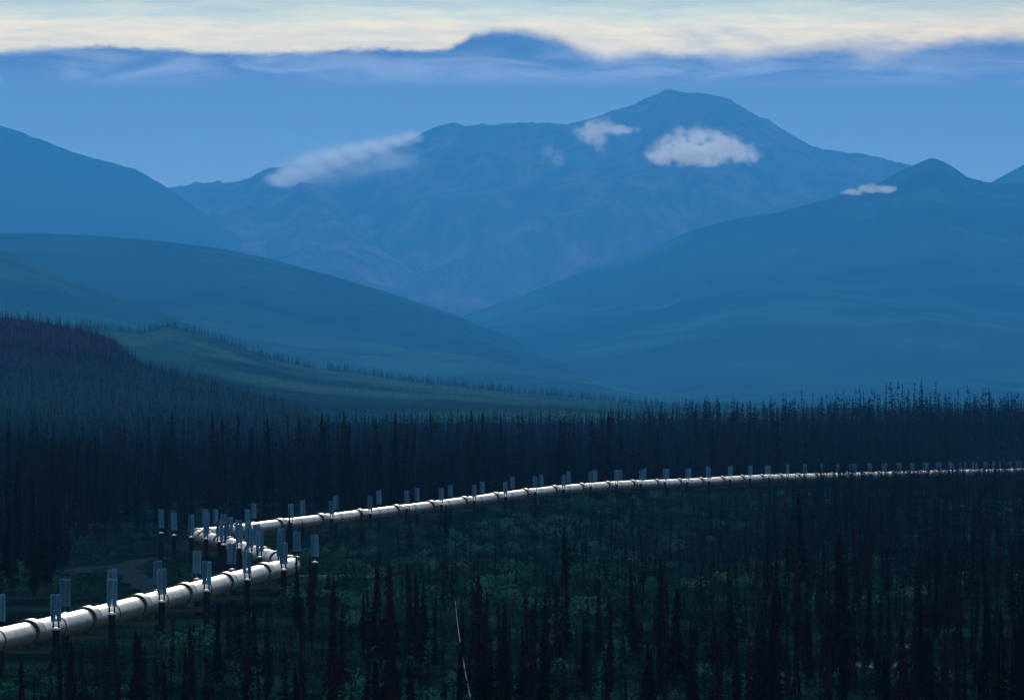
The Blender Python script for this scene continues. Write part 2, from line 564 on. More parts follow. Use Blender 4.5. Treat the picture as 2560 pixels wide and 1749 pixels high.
def s_of_mid(y):
    return sV1 + (y - 409) / (579 - 409) * (sV2 - sV1)


def s_of_far(y):
    return float(sV2 + (y - 579) / (path[-1].y - 579) * (TOTAL - sV2))


def perp(s):
    t = tan(s)
    return Vector((t.y, -t.x, 0)).normalized()       # to the right of travel


# supports: (run, s, right offset, left offset, radiator scale)
SUP = []
for k in range(-5, 6):
    y = 302 + 18.2 * k
    rear = {1: 3.15, 2: 3.52, 3: 3.66, 4: 3.94, 5: 4.25}.get(k, 3.56)
    SUP.append(('near', s_of_near(y + 0.2), 1.78, rear - 1.78, 1.0))


def off_for(px, s):
    """offset along the cross beam that brings a pile to image column px"""
    a, n = at(s), perp(s)
    best = 0
    lo, hi = -9.0, 9.0
    for _ in range(40):
        m_ = (lo + hi) / 2
        q = a + n * m_
        v = 1280 + F * q.x / q.y
        if (v < px) == (n.x > 0):
            lo = m_
        else:
            hi = m_
    return (lo + hi) / 2


MID = [(411, 701, 787, 1.08), (427, 649, 742, 1.0), (446, 624.5, 704, 1.0), (465, 598, 641, 1.0), (484, 559, 620, 1.0),
       (504, 548, 596, 1.0), (524, 515, 575, 1.0), (544, 478, 559, 1.15), (560, 435, 517, 1.2), (574, 403, 514, 1.25)]
for y, l, r, rs in MID:
    s = s_of_mid(y)
    SUP.append(('mid', s, off_for(r, s), -off_for(l, s), rs))
for k in range(-2, 42):
    y = 629 + 17.7 * k
    if k == -2:
        ro, lo = 1.7, 2.4
    else:
        ro = 1.7
        lo = {-1: 3.2, 0: 2.2, 1: 3.05, 2: 2.25}.get(k, 1.86)
    if k in (14, 17, 22, 30, 33):
        lo += 0.5
    SUP.append(('far', s_of_far(y), ro, lo, 1.0 if k > 2 else 1.05))
SUP.sort(key=lambda t: t[1])

# jacket: one continuous tube with a dark recess on the near side of every saddle
stations = [t[1] for t in SUP]
brk = [(0.0, PIPE_R, 0)]
events = []
for s in stations:
    events.append(s)
ss = [(0.0, PIPE_R)]


def ring_list():
    out = []        # (s, r, mat of the face strip that FOLLOWS)
    s = 0.0
    evs = sorted(events)
    cur = 0.0
    prev_end = 0.0
    for e in evs + [TOTAL + 10]:
        r0, r1 = e - 0.84, e - 0.45
        stop = min(r0, TOTAL)
        n = max(1, int((stop - prev_end) / (0.8 if prev_end < sV2 + 30 else 3.0)))
        for i in range(n):
            out.append((prev_end + (stop - prev_end) * i / n, PIPE_R, 0))
        out.append((stop, PIPE_R, 1))
        if r0 > TOTAL:
            break
        out.append((r0 + 0.02, PIPE_R * 0.84, 1))
        out.append((r1 - 0.02, PIPE_R * 0.84, 1))
        out.append((r1, PIPE_R, 0))
        prev_end = r1
    return out


def frame(s):
    t = tan(s)
    n = perp(s)
    up = n.cross(t).normalized()
    if up.z < 0:
        up = -up
    return at(s), n, up, t


def build_pipe():
    root = empty('pipeline', (at(0).x, at(0).y, 0))
    tag(root, 'bright silver insulated pipeline zigzagging through the dark forest on raised supports', 'pipeline')
    base = Vector(root.location)
    SEG = 32
    rl = ring_list()
    vs, fs, mi = [], [], []
    for s, r, m_ in rl:
        c, n, up, t = frame(s)
        sag = 0.02 * fbm(s * 0.3, 0.5, 9, 2)
        for k in range(SEG):
            a = 2 * math.pi * k / SEG
            rr = r + sag
            vs.append(c - base + n * math.cos(a) * rr + up * math.sin(a) * rr)
    for i in range(len(rl) - 1):
        for k in range(SEG):
            a, b = i * SEG + k, i * SEG + (k + 1) % SEG
            fs.append((a, b, b + SEG, a + SEG))
            mi.append(rl[i][2])
    j = link_mesh('jacket', vs, fs, [M['jacket'], M['joint']], root, smooth_=True, mat_idx=mi)
    # saddle covers and joint bands
    vis = [s for s in stations]
    for i, s in enumerate(vis):
        if at(s).y < 255:
            continue
        lod = at(s).y > 700
        # cover over the top of the saddle
        vs, fs = [], []
        L0, L1 = -0.46, 1.35
        a0, a1 = math.radians(10), math.radians(170)
        seg = 14 if lod else 22
        prof = [(L0 - 0.08, 0.0), (L0, 0.15), (L0 + 0.03, 0.16), (L0 + 0.13, 0.16), (L1 - 0.26, 0.16), (L1 - 0.06, 0.165), (L1 + 0.12, 0.0)]
        for l, h in prof:
            c, n, up, t = frame(s + l)
            for k in range(seg + 1):
                an = a0 + (a1 - a0) * k / seg
                rr = PIPE_R + 0.004 + h
                vs.append(c - base + n * math.cos(an) * rr + up * math.sin(an) * rr)
        for q in range(len(prof) - 1):
            for k in range(seg):
                a = q * (seg + 1) + k
                fs.append((a, a + 1, a + seg + 2, a + seg + 1))
        w = seg + 1
        fs.append(tuple(q * w for q in range(len(prof))))
        fs.append(tuple(q * w + seg for q in reversed(range(len(prof)))))
        mi2 = [1 if q in (0, 2, 4, 5) else 0 for q in range(6) for k in range(seg)] + [1, 1]
        link_mesh('saddle_cover', vs, fs, [M['cover'], M['joint']], root, smooth_=False, mat_idx=mi2)
        # shoe under the pipe
        vs, fs = [], []
        c, n, up, t = frame(s)
        rot = math.atan2(t.y, t.x)
        box(vs, fs, (c.x - base.x, c.y - base.y, c.z - PIPE_R - 0.02), (1.5, 0.5, 0.24), rot)
        box(vs, fs, (c.x - base.x, c.y - base.y, c.z - PIPE_R - 0.165), (1.7, 0.8, 0.05), rot)
        link_mesh('shoe', vs, fs, M['joint'], root)
        # joint band at mid span
        nxt = vis[i + 1] if i + 1 < len(vis) else None
        if nxt and nxt - s > 9:
            vs, fs = [], []
            sj = s + (nxt - s) * 0.46
            prof = [(-0.14, 0.0), (-0.13, 0.02), (0.13, 0.02), (0.14, 0.0)]
            sg = 32
            for l, h in prof:
                c, n, up, t = frame(sj + l)
                for k in range(sg):
                    an = 2 * math.pi * k / sg
                    rr = PIPE_R + 0.012 + h
                    vs.append(c - base + n * math.cos(an) * rr + up * math.sin(an) * rr)
            for q in range(3):
                for k in range(sg):
                    a, b = q * sg + k, q * sg + (k + 1) % sg
                    fs.append((a, b, b + sg, a + sg))
            link_mesh('joint_band', vs, fs, M['joint'], root)


build_pipe()

# --- supports
ORD = ['first', 'second', 'third', 'fourth', 'fifth', 'sixth', 'seventh', 'eighth', 'ninth', 'tenth', 'eleventh', 'twelfth',
       'thirteenth', 'fourteenth', 'fifteenth', 'sixteenth', 'seventeenth', 'eighteenth', 'nineteenth', 'twentieth']


def ordinal(n):
    if n <= 20:
        return ORD[n - 1]
    tens = {2: 'twenty', 3: 'thirty', 4: 'forty'}
    t, u = divmod(n, 10)
    if u == 0:
        return {2: 'twentieth', 3: 'thirtieth', 4: 'fortieth'}[t]
    return tens[t] + '-' + ORD[u - 1]


def mesh_data(name, build, mats, smooth_=False):
    vs, fs = [], []
    mi = build(vs, fs)
    me = bpy.data.meshes.new(name)
    me.from_pydata([tuple(v) for v in vs], [], fs)
    for m_ in (mats if isinstance(mats, list) else [mats]):
        me.materials.append(m_)
    if mi:
        me.polygons.foreach_set('material_index', mi)
    me.update()
    return me


def b_pile(vs, fs):
    cyl(vs, fs, 0, 0, [(-1.6, 0.23), (0.0, 0.235), (0.05, 0.225), (1.5, 0.225), (1.5, 0.25), (1.62, 0.25), (1.62, 0.225), (3.0, 0.225)], 14)
    n1 = len(fs)
    # bolted cap, the light on the pile top put into its bright colour
    n = len(fs)
    cyl(vs, fs, 0, 0, [(3.0, 0.26), (3.06, 0.27), (3.10, 0.27), (3.14, 0.20)], 14)
    return [0] * n1 + [1] * (len(fs) - n1)


def b_radiator(vs, fs):
    # heat pipe leg with a collar, then a finned aluminium radiator 1.7 m tall
    cyl(vs, fs, 0, 0, [(-0.04, 0.075), (0.05, 0.075), (0.06, 0.058), (0.46, 0.058)], 8)
    n1 = len(fs)
    cyl(vs, fs, 0, 0, [(0.42, 0.06), (2.16, 0.06), (2.20, 0.03)], 8)
    for k in range(12):
        a = 2 * math.pi * k / 12 + 0.13
        ca, sa = math.cos(a), math.sin(a)
        c = (ca * 0.11, sa * 0.11, 1.29)
        box(vs, fs, c, (0.115, 0.014, 1.70), a)
    for z in (0.44, 2.14):
        cyl(vs, fs, 0, 0, [(z - 0.012, 0.165), (z + 0.012, 0.165)], 12)
    return [0] * n1 + [1] * (len(fs) - n1)


def b_beam(vs, fs):
    # unit length along x: H beam
    box(vs, fs, (0, 0, 0.165), (1, 0.30, 0.03))
    box(vs, fs, (0, 0, -0.165), (1, 0.30, 0.03))
    box(vs, fs, (0, 0, 0), (1, 0.03, 0.30))


ME_PILE = mesh_data('pile', b_pile, [M['pile'], M['cap']])
ME_RAD = mesh_data('radiator', b_radiator, [M['pile'], M['fin']])
ME_BEAM = mesh_data('crossbeam', b_beam, M['beam'])


def px_of(v):
    return 1280 + F * v.x / v.y, HOR - F * (v.z - CZ) / v.y


cnt = {'near': 0, 'mid': 0, 'far': 0}
GROUPS = {'near': 'supports of the near pipe run', 'mid': 'supports of the short middle pipe run', 'far': 'supports of the long far pipe run'}
for run, s, ro, lo, rs in SUP:
    c = at(s)
    n = perp(s)
    pr = c + n * ro
    pl = c - n * lo
    ppx = max(px_of(pr)[0], px_of(pl)[0])
    if ppx < -40 or min(px_of(pr)[0], px_of(pl)[0]) > 2600 or c.y < 240:
        continue
    cnt[run] += 1
    rz = math.atan2(n.y, n.x)
    base_z = c.z - 2.7
    root = empty('pipe_support', (c.x, c.y, base_z), rz)
    N = ordinal(cnt[run])
    if run == 'near':
        lab = f'steel pipe support with finned radiators, {N} along the near run from its outer end'
    elif run == 'mid':
        lab = f'steel pipe support with finned radiators, {N} on the middle run beyond the sharp bend'
    else:
        lab = f'steel pipe support with finned radiators, {N} along the far run from its bend'
    tag(root, lab, 'pipe support', GROUPS[run])
    off = random.uniform(-0.06, 0.06)
    for sx in (ro, -lo):
        p = bpy.data.objects.new('pile', ME_PILE)
        COL.objects.link(p)
        p.parent = root
        p.location = (sx, 0, 0)
        p.scale = (1, 1, 1 + off * 0.4)
        ang = -rz
        for k in (-1, 1):
            r = bpy.data.objects.new('radiator', ME_RAD)
            COL.objects.link(r)
            r.parent = p
            yaw = random.uniform(-0.1, 0.1) - rz
            # the pair of radiators stands side by side along the beam
            r.location = (k * 0.172 * math.cos(0), k * 0.172 * math.sin(0), 3.1)
            r.rotation_euler = (random.uniform(-.012, .012), random.uniform(-.012, .012), random.uniform(0, 0.5))
            r.scale = (1, 1, rs * random.uniform(0.97, 1.03))
    b = bpy.data.objects.new('crossbeam', ME_BEAM)
    COL.objects.link(b)
    b.parent = root
    b.location = ((ro - lo) / 2, 0, 1.62)
    b.scale = (ro + lo - 0.44, 1, 1)


# ------------------------------------------------------------------ trees
def spruce(seed, whorls, per, frond, r0=0.13, h=1.0, club=0.0, droop=0.35, gap=0.1, crook=0.0):
    """unit-height black spruce crown; returns verts, tris arrays"""
    rnd = random.Random(seed)
    V, T = [], []
    ph1, ph2 = rnd.uniform(0, 6), rnd.uniform(0, 6)
    bare = rnd.uniform(0.03, 0.16)
    for i in range(whorls):
        t = (i + rnd.uniform(-.3, .3)) / whorls
        t = min(0.985, max(0.0, t))
        z = bare + (1 - bare) * t
        env = (1 - t) ** 0.75 * (0.75 + 0.25 * math.sin(t * 9 + ph1)) + 0.05
        if club and t > 0.80:
            env += club * math.sin((t - 0.80) / 0.2 * math.pi)
        if t < 0.12:
            env *= 0.55 + t * 3.5
        if rnd.random() < gap:
            env *= 0.45
        cx = crook * math.sin(t * 3 + ph2)
        for j in range(per):
            a = rnd.uniform(0, 2 * math.pi)
            R = r0 * env * rnd.uniform(0.55, 1.2)
            dz = -droop * R * rnd.uniform(0.6, 1.5)
            ca, sa = math.cos(a), math.sin(a)
            w = R * rnd.uniform(0.22, 0.4) + 0.004
            base = len(V)
            V.append((cx, 0, z + 0.006))
            # frond: ragged fan of triangles hanging from the branch axis
            for q in range(frond):
                f0, f1 = q / frond, (q + 1.2) / frond
                sd = -1 if (q + j) % 2 else 1
                b0 = len(V)
                x0, x1 = R * f0, R * min(1.0, f1)
                zz0, zz1 = dz * f0 ** 1.5, dz * min(1, f1) ** 1.5
                ww = w * (1 - 0.45 * f0) * rnd.uniform(0.7, 1.2)
                V.append((cx + x0 * ca - sa * sd * ww * 0.15, x0 * sa + ca * sd * ww * 0.15, z + zz0 + 0.010))
                V.append((cx + x1 * ca, x1 * sa, z + zz1))
                V.append((cx + (x0 + x1) / 2 * ca - sa * sd * ww, (x0 + x1) / 2 * sa + ca * sd * ww, z + zz1 - rnd.uniform(0.004, 0.028)))
                T.append((b0, b0 + 1, b0 + 2))
                if q == 0:
                    T.append((base, b0 + 1, b0 + 2))
    # leader
    b0 = len(V)
    V += [(crook * math.sin(3 + ph2) * 1 - 0.004, 0, 0.9), (crook * math.sin(3 + ph2) + 0.004, 0, 0.9), (crook * math.sin(3 + ph2), 0, 1.03),
          (crook * math.sin(3 + ph2), 0.004, 0.9)]
    T += [(b0, b0 + 1, b0 + 2), (b0 + 1, b0 + 3, b0 + 2)]
    return np.array(V, dtype=np.float32), np.array(T, dtype=np.int32)


def trunk_unit(seed, limbs=10):
    rnd = random.Random(seed)
    vs, fs = [], []
    cyl(vs, fs, 0, 0, [(-0.06, 0.016), (0.0, 0.014), (0.3, 0.011), (0.6, 0.007), (0.85, 0.004), (0.98, 0.0015)], 7)
    for k in range(limbs):        # bare dead limbs low on the stem
        z = rnd.uniform(0.05, 0.5)
        a = rnd.uniform(0, 6.28)
        L = rnd.uniform(0.03, 0.08)
        d = Vector((math.cos(a), math.sin(a), rnd.uniform(-0.5, 0.1))) * L
        n = len(vs)
        vs += [(0, 0, z - 0.002), (0, 0, z + 0.002), (d.x, d.y, z + d.z), (d.x * .5 + 0.002, d.y * .5, z + d.z * .5 + 0.002)]
        fs += [(n, n + 2, n + 1), (n, n + 3, n + 2)]
    return vs, fs


HI = [spruce(100 + i, 60, 8, 4, r0=[0.11, 0.14, 0.09, 0.16, 0.12, 0.10, 0.13, 0.085][i], club=[0, .05, .12, 0, .1, 0, .04, .15][i],
             gap=[.1, .2, .15, .08, .25, .1, .3, .2][i], crook=[0, .01, .012, 0, .008, .004, .015, .01][i]) for i in range(8)]
MIDL = [spruce(200 + i, 26, 5, 2, r0=[0.10, 0.13, 0.085, 0.15, 0.11, 0.09][i], club=[0, .05, .14, 0, .1, .15][i], gap=0.2) for i in range(6)]
FAR = [spruce(300 + i, 19, 4, 1, r0=[0.10, 0.12, 0.08, 0.14, 0.10, 0.075][i] * 1.15, club=[0, .06, .16, 0, .1, .2][i], gap=0.15) for i in range(6)]
TINY = [spruce(400 + i, 6, 2, 1, r0=[0.13, 0.16, 0.11][i], gap=0.0) for i in range(3)]


def add_stem(tpl, r):
    V, T = tpl
    n = len(V)
    S = np.array([(-r, 0, -0.05), (r, 0, -0.05), (0, r, -0.05), (0, 0, 0.9)], dtype=np.float32)
    ST = np.array([(0, 1, 3), (1, 2, 3), (2, 0, 3)], dtype=np.int32) + n
    return np.vstack([V, S]), np.vstack([T, ST])


MIDL = [add_stem(t, 0.011) for t in MIDL]
FAR = [add_stem(t, 0.012) for t in FAR]

ME_CROWN = []
ME_TRUNK = []
for i, (V, T) in enumerate(HI):
    me = bpy.data.meshes.new('crown')
    me.from_pydata(V.tolist(), [], T.tolist())
    me.materials.append(M['needles'])
    ME_CROWN.append(me)
    vs, fs = trunk_unit(i)
    mt = bpy.data.meshes.new('trunk')
    mt.from_pydata(vs, [], fs)
    mt.materials.append(M['bark'])
    ME_TRUNK.append(mt)


# pipe line in the picture, as (column, row of the lowest edge, distance) for keeping the view of it open
PL = []
for s in np.arange(60, TOTAL, 2.0):
    c = at(s)
    px, py = px_of(c)
    PL.append((px, py, c.y, c.x, s))
PL = np.array(PL)


def pipe_dist(x, y):
    return float(np.min(np.hypot(PL[:, 3] - x, PL[:, 2] - y)))


def line_low(px):
    """lowest visible pipe row at this column and the distance of that bit"""
    m_ = np.abs(PL[:, 0] - px) < 14
    if not m_.any():
        return None
    q = PL[m_]
    i = int(np.argmax(q[:, 1]))
    return q[i, 1] + F * 0.75 / q[i, 2], q[i, 2]


def spacing_ok(grid, x, y, r):
    gx, gy = int(x // 4), int(y // 4)
    for i in range(gx - 1, gx + 2):
        for j in range(gy - 1, gy + 2):
            for (a, b) in grid.get((i, j), ()):
                if (a - x) ** 2 + (b - y) ** 2 < r * r:
                    return False
    grid.setdefault((gx, gy), []).append((x, y))
    return True


trees = []      # (x, y, height, zone)
grid = {}
rnd = random.Random(5)
# notable trees taken one by one : (column, top row, distance, variant, label)
NOTE = [
    (1203, 1430, 262, 3, 'broad ragged black spruce with a leaning top, darkest in the open woodland'),
    (1115, 1258, 610, 1, 'slender spruce crossing the long far run just right of its fourth support'),
    (1026, 1262, 600, 6, 'bushy spruce rising in front of the far run beside its third support'),
    (722, 1262, 596, 6, 'lone ragged spruce in front of the far run above the sharp bend'),
    (905, 1275, 590, 4, 'small spruce touching the pipe beside the second support of the far run'),
    (2052, 1160, 820, 0, 'tall narrow spruce hiding a stretch of the far pipe run'),
    (2100, 1150, 880, 3, 'wide spruce standing beside the tall narrow one at the far pipe run'),
    (1395, 1452, 300, 4, 'spruce with clubbed twin tops in the middle of the open woodland'),
    (1650, 1388, 330, 0, 'tall thin spruce rising out of the dark woodland right of the clubbed one'),
    (1690, 1465, 285, 3, 'dense conical spruce at the lower edge right of the tall thin one'),
    (1042, 1425, 320, 5, 'spindly spruce standing just behind the leaning white birch'),
    (1332, 1500, 262, 5, 'short needle-thin spruce left of the clubbed-top one'),
    (846, 1420, 400, 2, 'young spruce at the edge of the pale gravel strip'),
    (820, 1420, 395, 1, 'young spruce left of its twin beside the gravel strip'),
    (2105, 1330, 300, 3, 'large black conical spruce in the shaded woodland below the far run'),
    (1525, 1480, 290, 2, 'club-topped spruce between the twin-topped and tall thin spruces'),
    (975, 1520, 300, 0, 'dark narrow spruce left of the leaning white birch'),
    (1245, 1500, 300, 2, 'small pointed spruce right of the broad ragged one'),
]
note_idx = []
for px, py, d, var, lab in NOTE:
    x = (px - 1280) / F * d
    gz = ground_z(x, d)
    h = CZ + (HOR - py) / F * d - gz
    note_idx.append((x, d, h, var, lab))
    spacing_ok(grid, x, d, 0.1)


def zone_of(px, d, x, y):
    L = line_low(px)
    if px < -70 or px > 2630:
        return 'out'
    if L is None:
        return 'fore'
    return 'fore' if y < L[1] else 'back'


def try_tree(px, d, h, r=2.2):
    x = (px - 1280) / F * d
    if pipe_dist(x, d) < 4.5 + h * 0.1:
        return
    gz = ground_z(x, d)
    L = line_low(px)
    if L is not None and d < L[1]:
        # in front of the pipe: keep the run visible where the photo shows it clear
        low, dl = L
        ytop = HOR - (gz + h - CZ) * F / d
        prob = 0.0 if px < 860 else (0.03 if px < 1080 else 0.0)
        if px > 1880:
            prob = 0.12
        if px > 2330:
            prob = 0.2
        limit = low + 6
        if px > 1880 and rnd.random() < prob:
            limit = low - rnd.uniform(8, 50)
        elif rnd.random() < prob:
            limit = low - 30
        if ytop < limit:
            h = CZ + (HOR - limit - rnd.uniform(0, 60)) / F * d - gz
            if h < 1.6:
                return
    if not spacing_ok(grid, x, d, r):
        return
    trees.append((x, d, gz, h, px))


# open woodland between the camera and the pipe
for _ in range(14000):
    px = rnd.uniform(-120, 2680)
    d = math.sqrt(rnd.uniform(205 ** 2, 1200 ** 2))
    L = line_low(px)
    dl = L[1] if L else 400
    if d > dl - 3:
        continue
    h = rnd.uniform(2.0, 6.4) * (0.8 + 0.4 * rnd.random())
    if rnd.random() < 0.06:
        h *= 1.35
    py0 = HOR + (CZ - ground_z((px - 1280) / F * d, d)) * F / d
    dens = 0.8
    # the green clearing along the far run stays sparse
    if 780 < px < 1900 and d > 330:
        dens = 0.36 + 0.40 * smooth(1250, 1800, px)
        h *= 0.66
    if 690 < px < 940 and d > 330:
        dens = 0.04
    if px > 1850:
        dens = 0.9
    cl = fbm((px - 1280) / F * d * 0.05, d * 0.05, 4.0, 2)
    if rnd.random() > dens + cl * 0.9:
        continue
    try_tree(px, d, h, 1.0)
# trees standing close in front of the far end of the run, cutting its line into dashes
for _ in range(620):
    px = rnd.uniform(1980, 2640)
    L = line_low(px)
    dl = L[1] if L else 1230
    d = dl - rnd.uniform(8, 330)
    x = (px - 1280) / F * d
    if pipe_dist(x, d) < 4.5:
        continue
    if rnd.random() < 0.30 + 0.45 * smooth(1950, 2300, px):
        low = L[0] if L else 1190
        top = low - rnd.uniform(4, 55)
        h = CZ + (HOR - top) / F * d - ground_z(x, d)
        if 2 < h < 9 and spacing_ok(grid, x, d, 1.2):
            trees.append((x, d, ground_z(x, d), h, px))
    else:
        try_tree(px, d, rnd.uniform(3, 8), 1.6)
# forest behind the pipe
for _ in range(30000):
    px = rnd.uniform(-160, 2720)
    d = math.sqrt(rnd.uniform(330 ** 2, 2150 ** 2))
    m_ = np.abs(PL[:, 0] - px) < 20
    dl = float(PL[m_][:, 2].max()) if m_.any() else (340 if px < 500 else 700)
    if px < 480:
        dl = 395 + 215 * smooth(130, 200, px) if px < 470 else 610
        if px < 0:
            dl = 330
    elif px < 760:
        dl = max(dl, 640)
    if d < dl + 9:
        continue
    if d > 1500 and rnd.random() < 0.35:
        continue
    h = rnd.gauss(8.3, 2.8)
    if rnd.random() < 0.08:
        h *= 1.3
    if rnd.random() < 0.25:
        h *= 0.55
    h = max(2.5, min(15.5, h))
    if d > 1000 and px > 1500:
        h *= 1.18
    x = (px - 1280) / F * d
    if pipe_dist(x, d) < 6:
        continue
    if not spacing_ok(grid, x, d, 2.2):
        continue
    trees.append((x, d, ground_z(x, d), h, px))

# which are the 300 that show largest
order = sorted(range(len(trees)), key=lambda i: -(trees[i][3] / trees[i][1]) * (1 if (-40 < trees[i][4] < 2600) else 0.0))


def shows(i):
    x, d, gz, h, px = trees[i]
    yt = HOR - (gz + h - CZ) * F / d
    return -20 < px < 2580 and yt < 1735


order = [i for i in order if shows(i)]
N_IND = 300 - len(NOTE)
ind = order[:N_IND]
indset = set(ind)


def make_tree(x, y, z, h, var, label, group, rz, wid=1.0, lean=0.0):
    r = empty('spruce_tree', (x, y, z - 0.1), rz)
    r.rotation_euler = (lean, lean * 0.5, rz)
    r.scale = (h * wid, h * wid, h)
    tag(r, label, 'spruce tree', group)
    for nm, me in (('trunk', ME_TRUNK[var]), ('crown', ME_CROWN[var])):
        c = bpy.data.objects.new(nm, me)
        COL.objects.link(c)
        c.parent = r


for (x, d, h, var, lab) in note_idx:
    make_tree(x, d, ground_z(x, d), h, var, lab, 'spruces picked out against the clearing and the pipe', rnd.uniform(0, 6.2),
              rnd.uniform(0.75, 1.0), rnd.uniform(-.03, .03))


def woodland_label(px, d, h):
    """short description of a stand that a viewer can find, shared by look-alikes in it"""
    if px < 800:
        a = 'black woodland below the near pipe run'
    elif px < 1150:
        a = 'woodland around the leaning white birch'
    elif px < 1550:
        a = 'green woodland under the middle far run'
    elif px < 1950:
        a = 'dusky woodland under the later far run'
    else:
        a = 'near-black woodland at the lower right corner'
    e = 'far side' if d > 430 else 'near side'
    b = 'tall dark' if h > 6.5 else ('mid-sized dark' if h > 4 else 'small dark')
    return f'{b} spruce, {e} of the {a}', 'spruces in the ' + a


for i in ind:
    x, d, gz, h, px = trees[i]
    lab, grp = woodland_label(px, d, h)
    make_tree(x, d, gz, h, rnd.randrange(8), lab, grp, rnd.uniform(0, 6.2), rnd.uniform(0.5, 0.9), rnd.gauss(0, .03))


def scatter(name, items, tpls, mat, tone=True):
    """items: list of (x,y,z,h,width) ; joins template copies"""
    Vs, Ts, To, off = [], [], [], 0
    for (x, y, z, h, w, k) in items:
        V, T = tpls[k % len(tpls)]
        a = rnd.uniform(0, 6.283)
        ca, sa = math.cos(a), math.sin(a)
        ln_ = rnd.gauss(0, 0.03)
        X = (V[:, 0] * ca - V[:, 1] * sa) * h * w + x + V[:, 2] * h * ln_
        Y = (V[:, 0] * sa + V[:, 1] * ca) * h * w + y
        Z = V[:, 2] * h + z
        Vs.append(np.stack([X, Y, Z], 1))
        Ts.append(T + off)
        To.append(np.full(len(V), rnd.random()))
        off += len(V)
    return np.vstack(Vs), np.vstack(Ts), np.concatenate(To)


# the rest of the forest, near stand to far hillsides, one mass of trees
mid_items, far_items, tiny_items, spur_items = [], [], [], []
for i, (x, d, gz, h, px) in enumerate(trees):
    if i in indset:
        continue
    w = rnd.uniform(0.6, 1.15)
    it = (x, d, gz - 0.1, h, w, rnd.randrange(6))
    (mid_items if d < 1480 else far_items).append(it)


def hill_trees(key, n, vr, hr, dens, u0=-80, u1=2640, out=tiny_items, w=1.0):
    sf = HILLS[key]
    for _ in range(n):
        u = rnd.uniform(u0, u1)
        v = rnd.uniform(*vr)
        if rnd.random() > dens(u, v):
            continue
        x, y, z = sf(u, v)
        out.append((x, y, z - 0.2, rnd.uniform(*hr), w * rnd.uniform(0.8, 1.3), rnd.randrange(6)))


def band(u, v, sc_=6.0, ph=0.0):
    return fbm(u * 0.0016 + ph, v * sc_, 3.3, 3)


hill_trees('dark_spur', 8500, (0.03, 1.0), (3, 5.2), lambda u, v: (0.42 + 0.55 * smooth(28, 36, HILLS['dark_spur'](u, v)[2] + 10 * fbm(u * .01, v * 3, 6, 2))) * smooth(900, 500, u), u1=900, out=spur_items)
hill_trees('dark_spur', 330, (0.97, 1.02), (3, 6.5), lambda u, v: 0.9 * smooth(800, 450, u), u1=800, out=spur_items)
hill_trees('tree_hill', 15000, (0.03, 1.0), (5, 9), lambda u, v: 0.75 if band(u, v) > 0.06 else 0.05, u0=200, u1=1850, w=1.3)
hill_trees('tree_hill', 1500, (0.975, 1.01), (5, 12), lambda u, v: 0.95 if fbm(u * 0.012, 1, 1, 2) > -0.3 else 0.4, u0=200, u1=1850, out=far_items, w=1.4)
for _ in range(5200):
    px_ = rnd.uniform(-60, 2640)
    d_ = rnd.uniform(2100, 4600)
    if px_ > 1850 or d_ > 2750:
        continue
    x_ = (px_ - 1280) / F * d_
    far_items.append((x_, d_, ground_z(x_, d_), rnd.uniform(6, 12), rnd.uniform(1.0, 1.5), rnd.randrange(6)))
hill_trees('left_mid', 520, (0.99, 1.003), (5, 10), lambda u, v: smooth(850, 1050, u) * 0.9, u0=700, u1=1500)
hill_trees('left_low', 700, (0.9, 1.01), (5, 10), lambda u, v: 0.6, u0=-80, u1=500)

parts = [scatter('a', mid_items, MIDL, None), scatter('b', far_items, FAR, None), scatter('c', tiny_items, TINY, None)]
sv, st_, sT = scatter('d', spur_items, FAR, None)
parts.append((sv, st_, 0.50 + sT * 0.26))
off, Vs, Ts, To = 0, [], [], []
for V, T, t in parts:
    Vs.append(V)
    Ts.append(T + off)
    To.append(t)
    off += len(V)
fo = np_mesh('spruce_forest', np.vstack(Vs), np.vstack(Ts), M['needles_far'], np.concatenate(To))
tag(fo, 'dense dark spruce forest filling the valley floor and dotting the hillsides', 'forest', kind='stuff')
print('trees', len(trees), 'ind', len(ind), 'mid', len(mid_items), 'far', len(far_items), 'tiny', len(tiny_items), 'tris', sum(len(t) for t in Ts))


# --- shrubs (willow scrub) and grass tufts
def shrub_tpl(seed, n=150):
    r_ = random.Random(seed)
    V, T = [], []
    lob = [(r_.uniform(-.35, .35), r_.uniform(-.35, .35), r_.uniform(.35, .7), r_.uniform(.25, .42)) for _ in range(5)]
    for _ in range(n):
        lx, ly, lz, lr = r_.choice(lob)
        a, b = r_.uniform(0, 6.28), r_.uniform(-0.6, 1.5)
        rr = lr * r_.uniform(.6, 1.0)
        c = Vector((lx + rr * math.cos(a) * math.cos(b), ly + rr * math.sin(a) * math.cos(b), max(0.05, lz + rr * math.sin(b))))
        s = r_.uniform(.03, .075)
        d1 = Vector((r_.uniform(-1, 1), r_.uniform(-1, 1), r_.uniform(-.6, 1))).normalized() * s
        d2 = Vector((r_.uniform(-1, 1), r_.uniform(-1, 1), r_.uniform(-.6, 1))).normalized() * s
        k = len(V)
        V += [tuple(c - d1), tuple(c + d2), tuple(c + d1), tuple(c - d2)]
        T += [(k, k + 1, k + 2), (k, k + 2, k + 3)]
    return np.array(V, np.float32), np.array(T, np.int32)


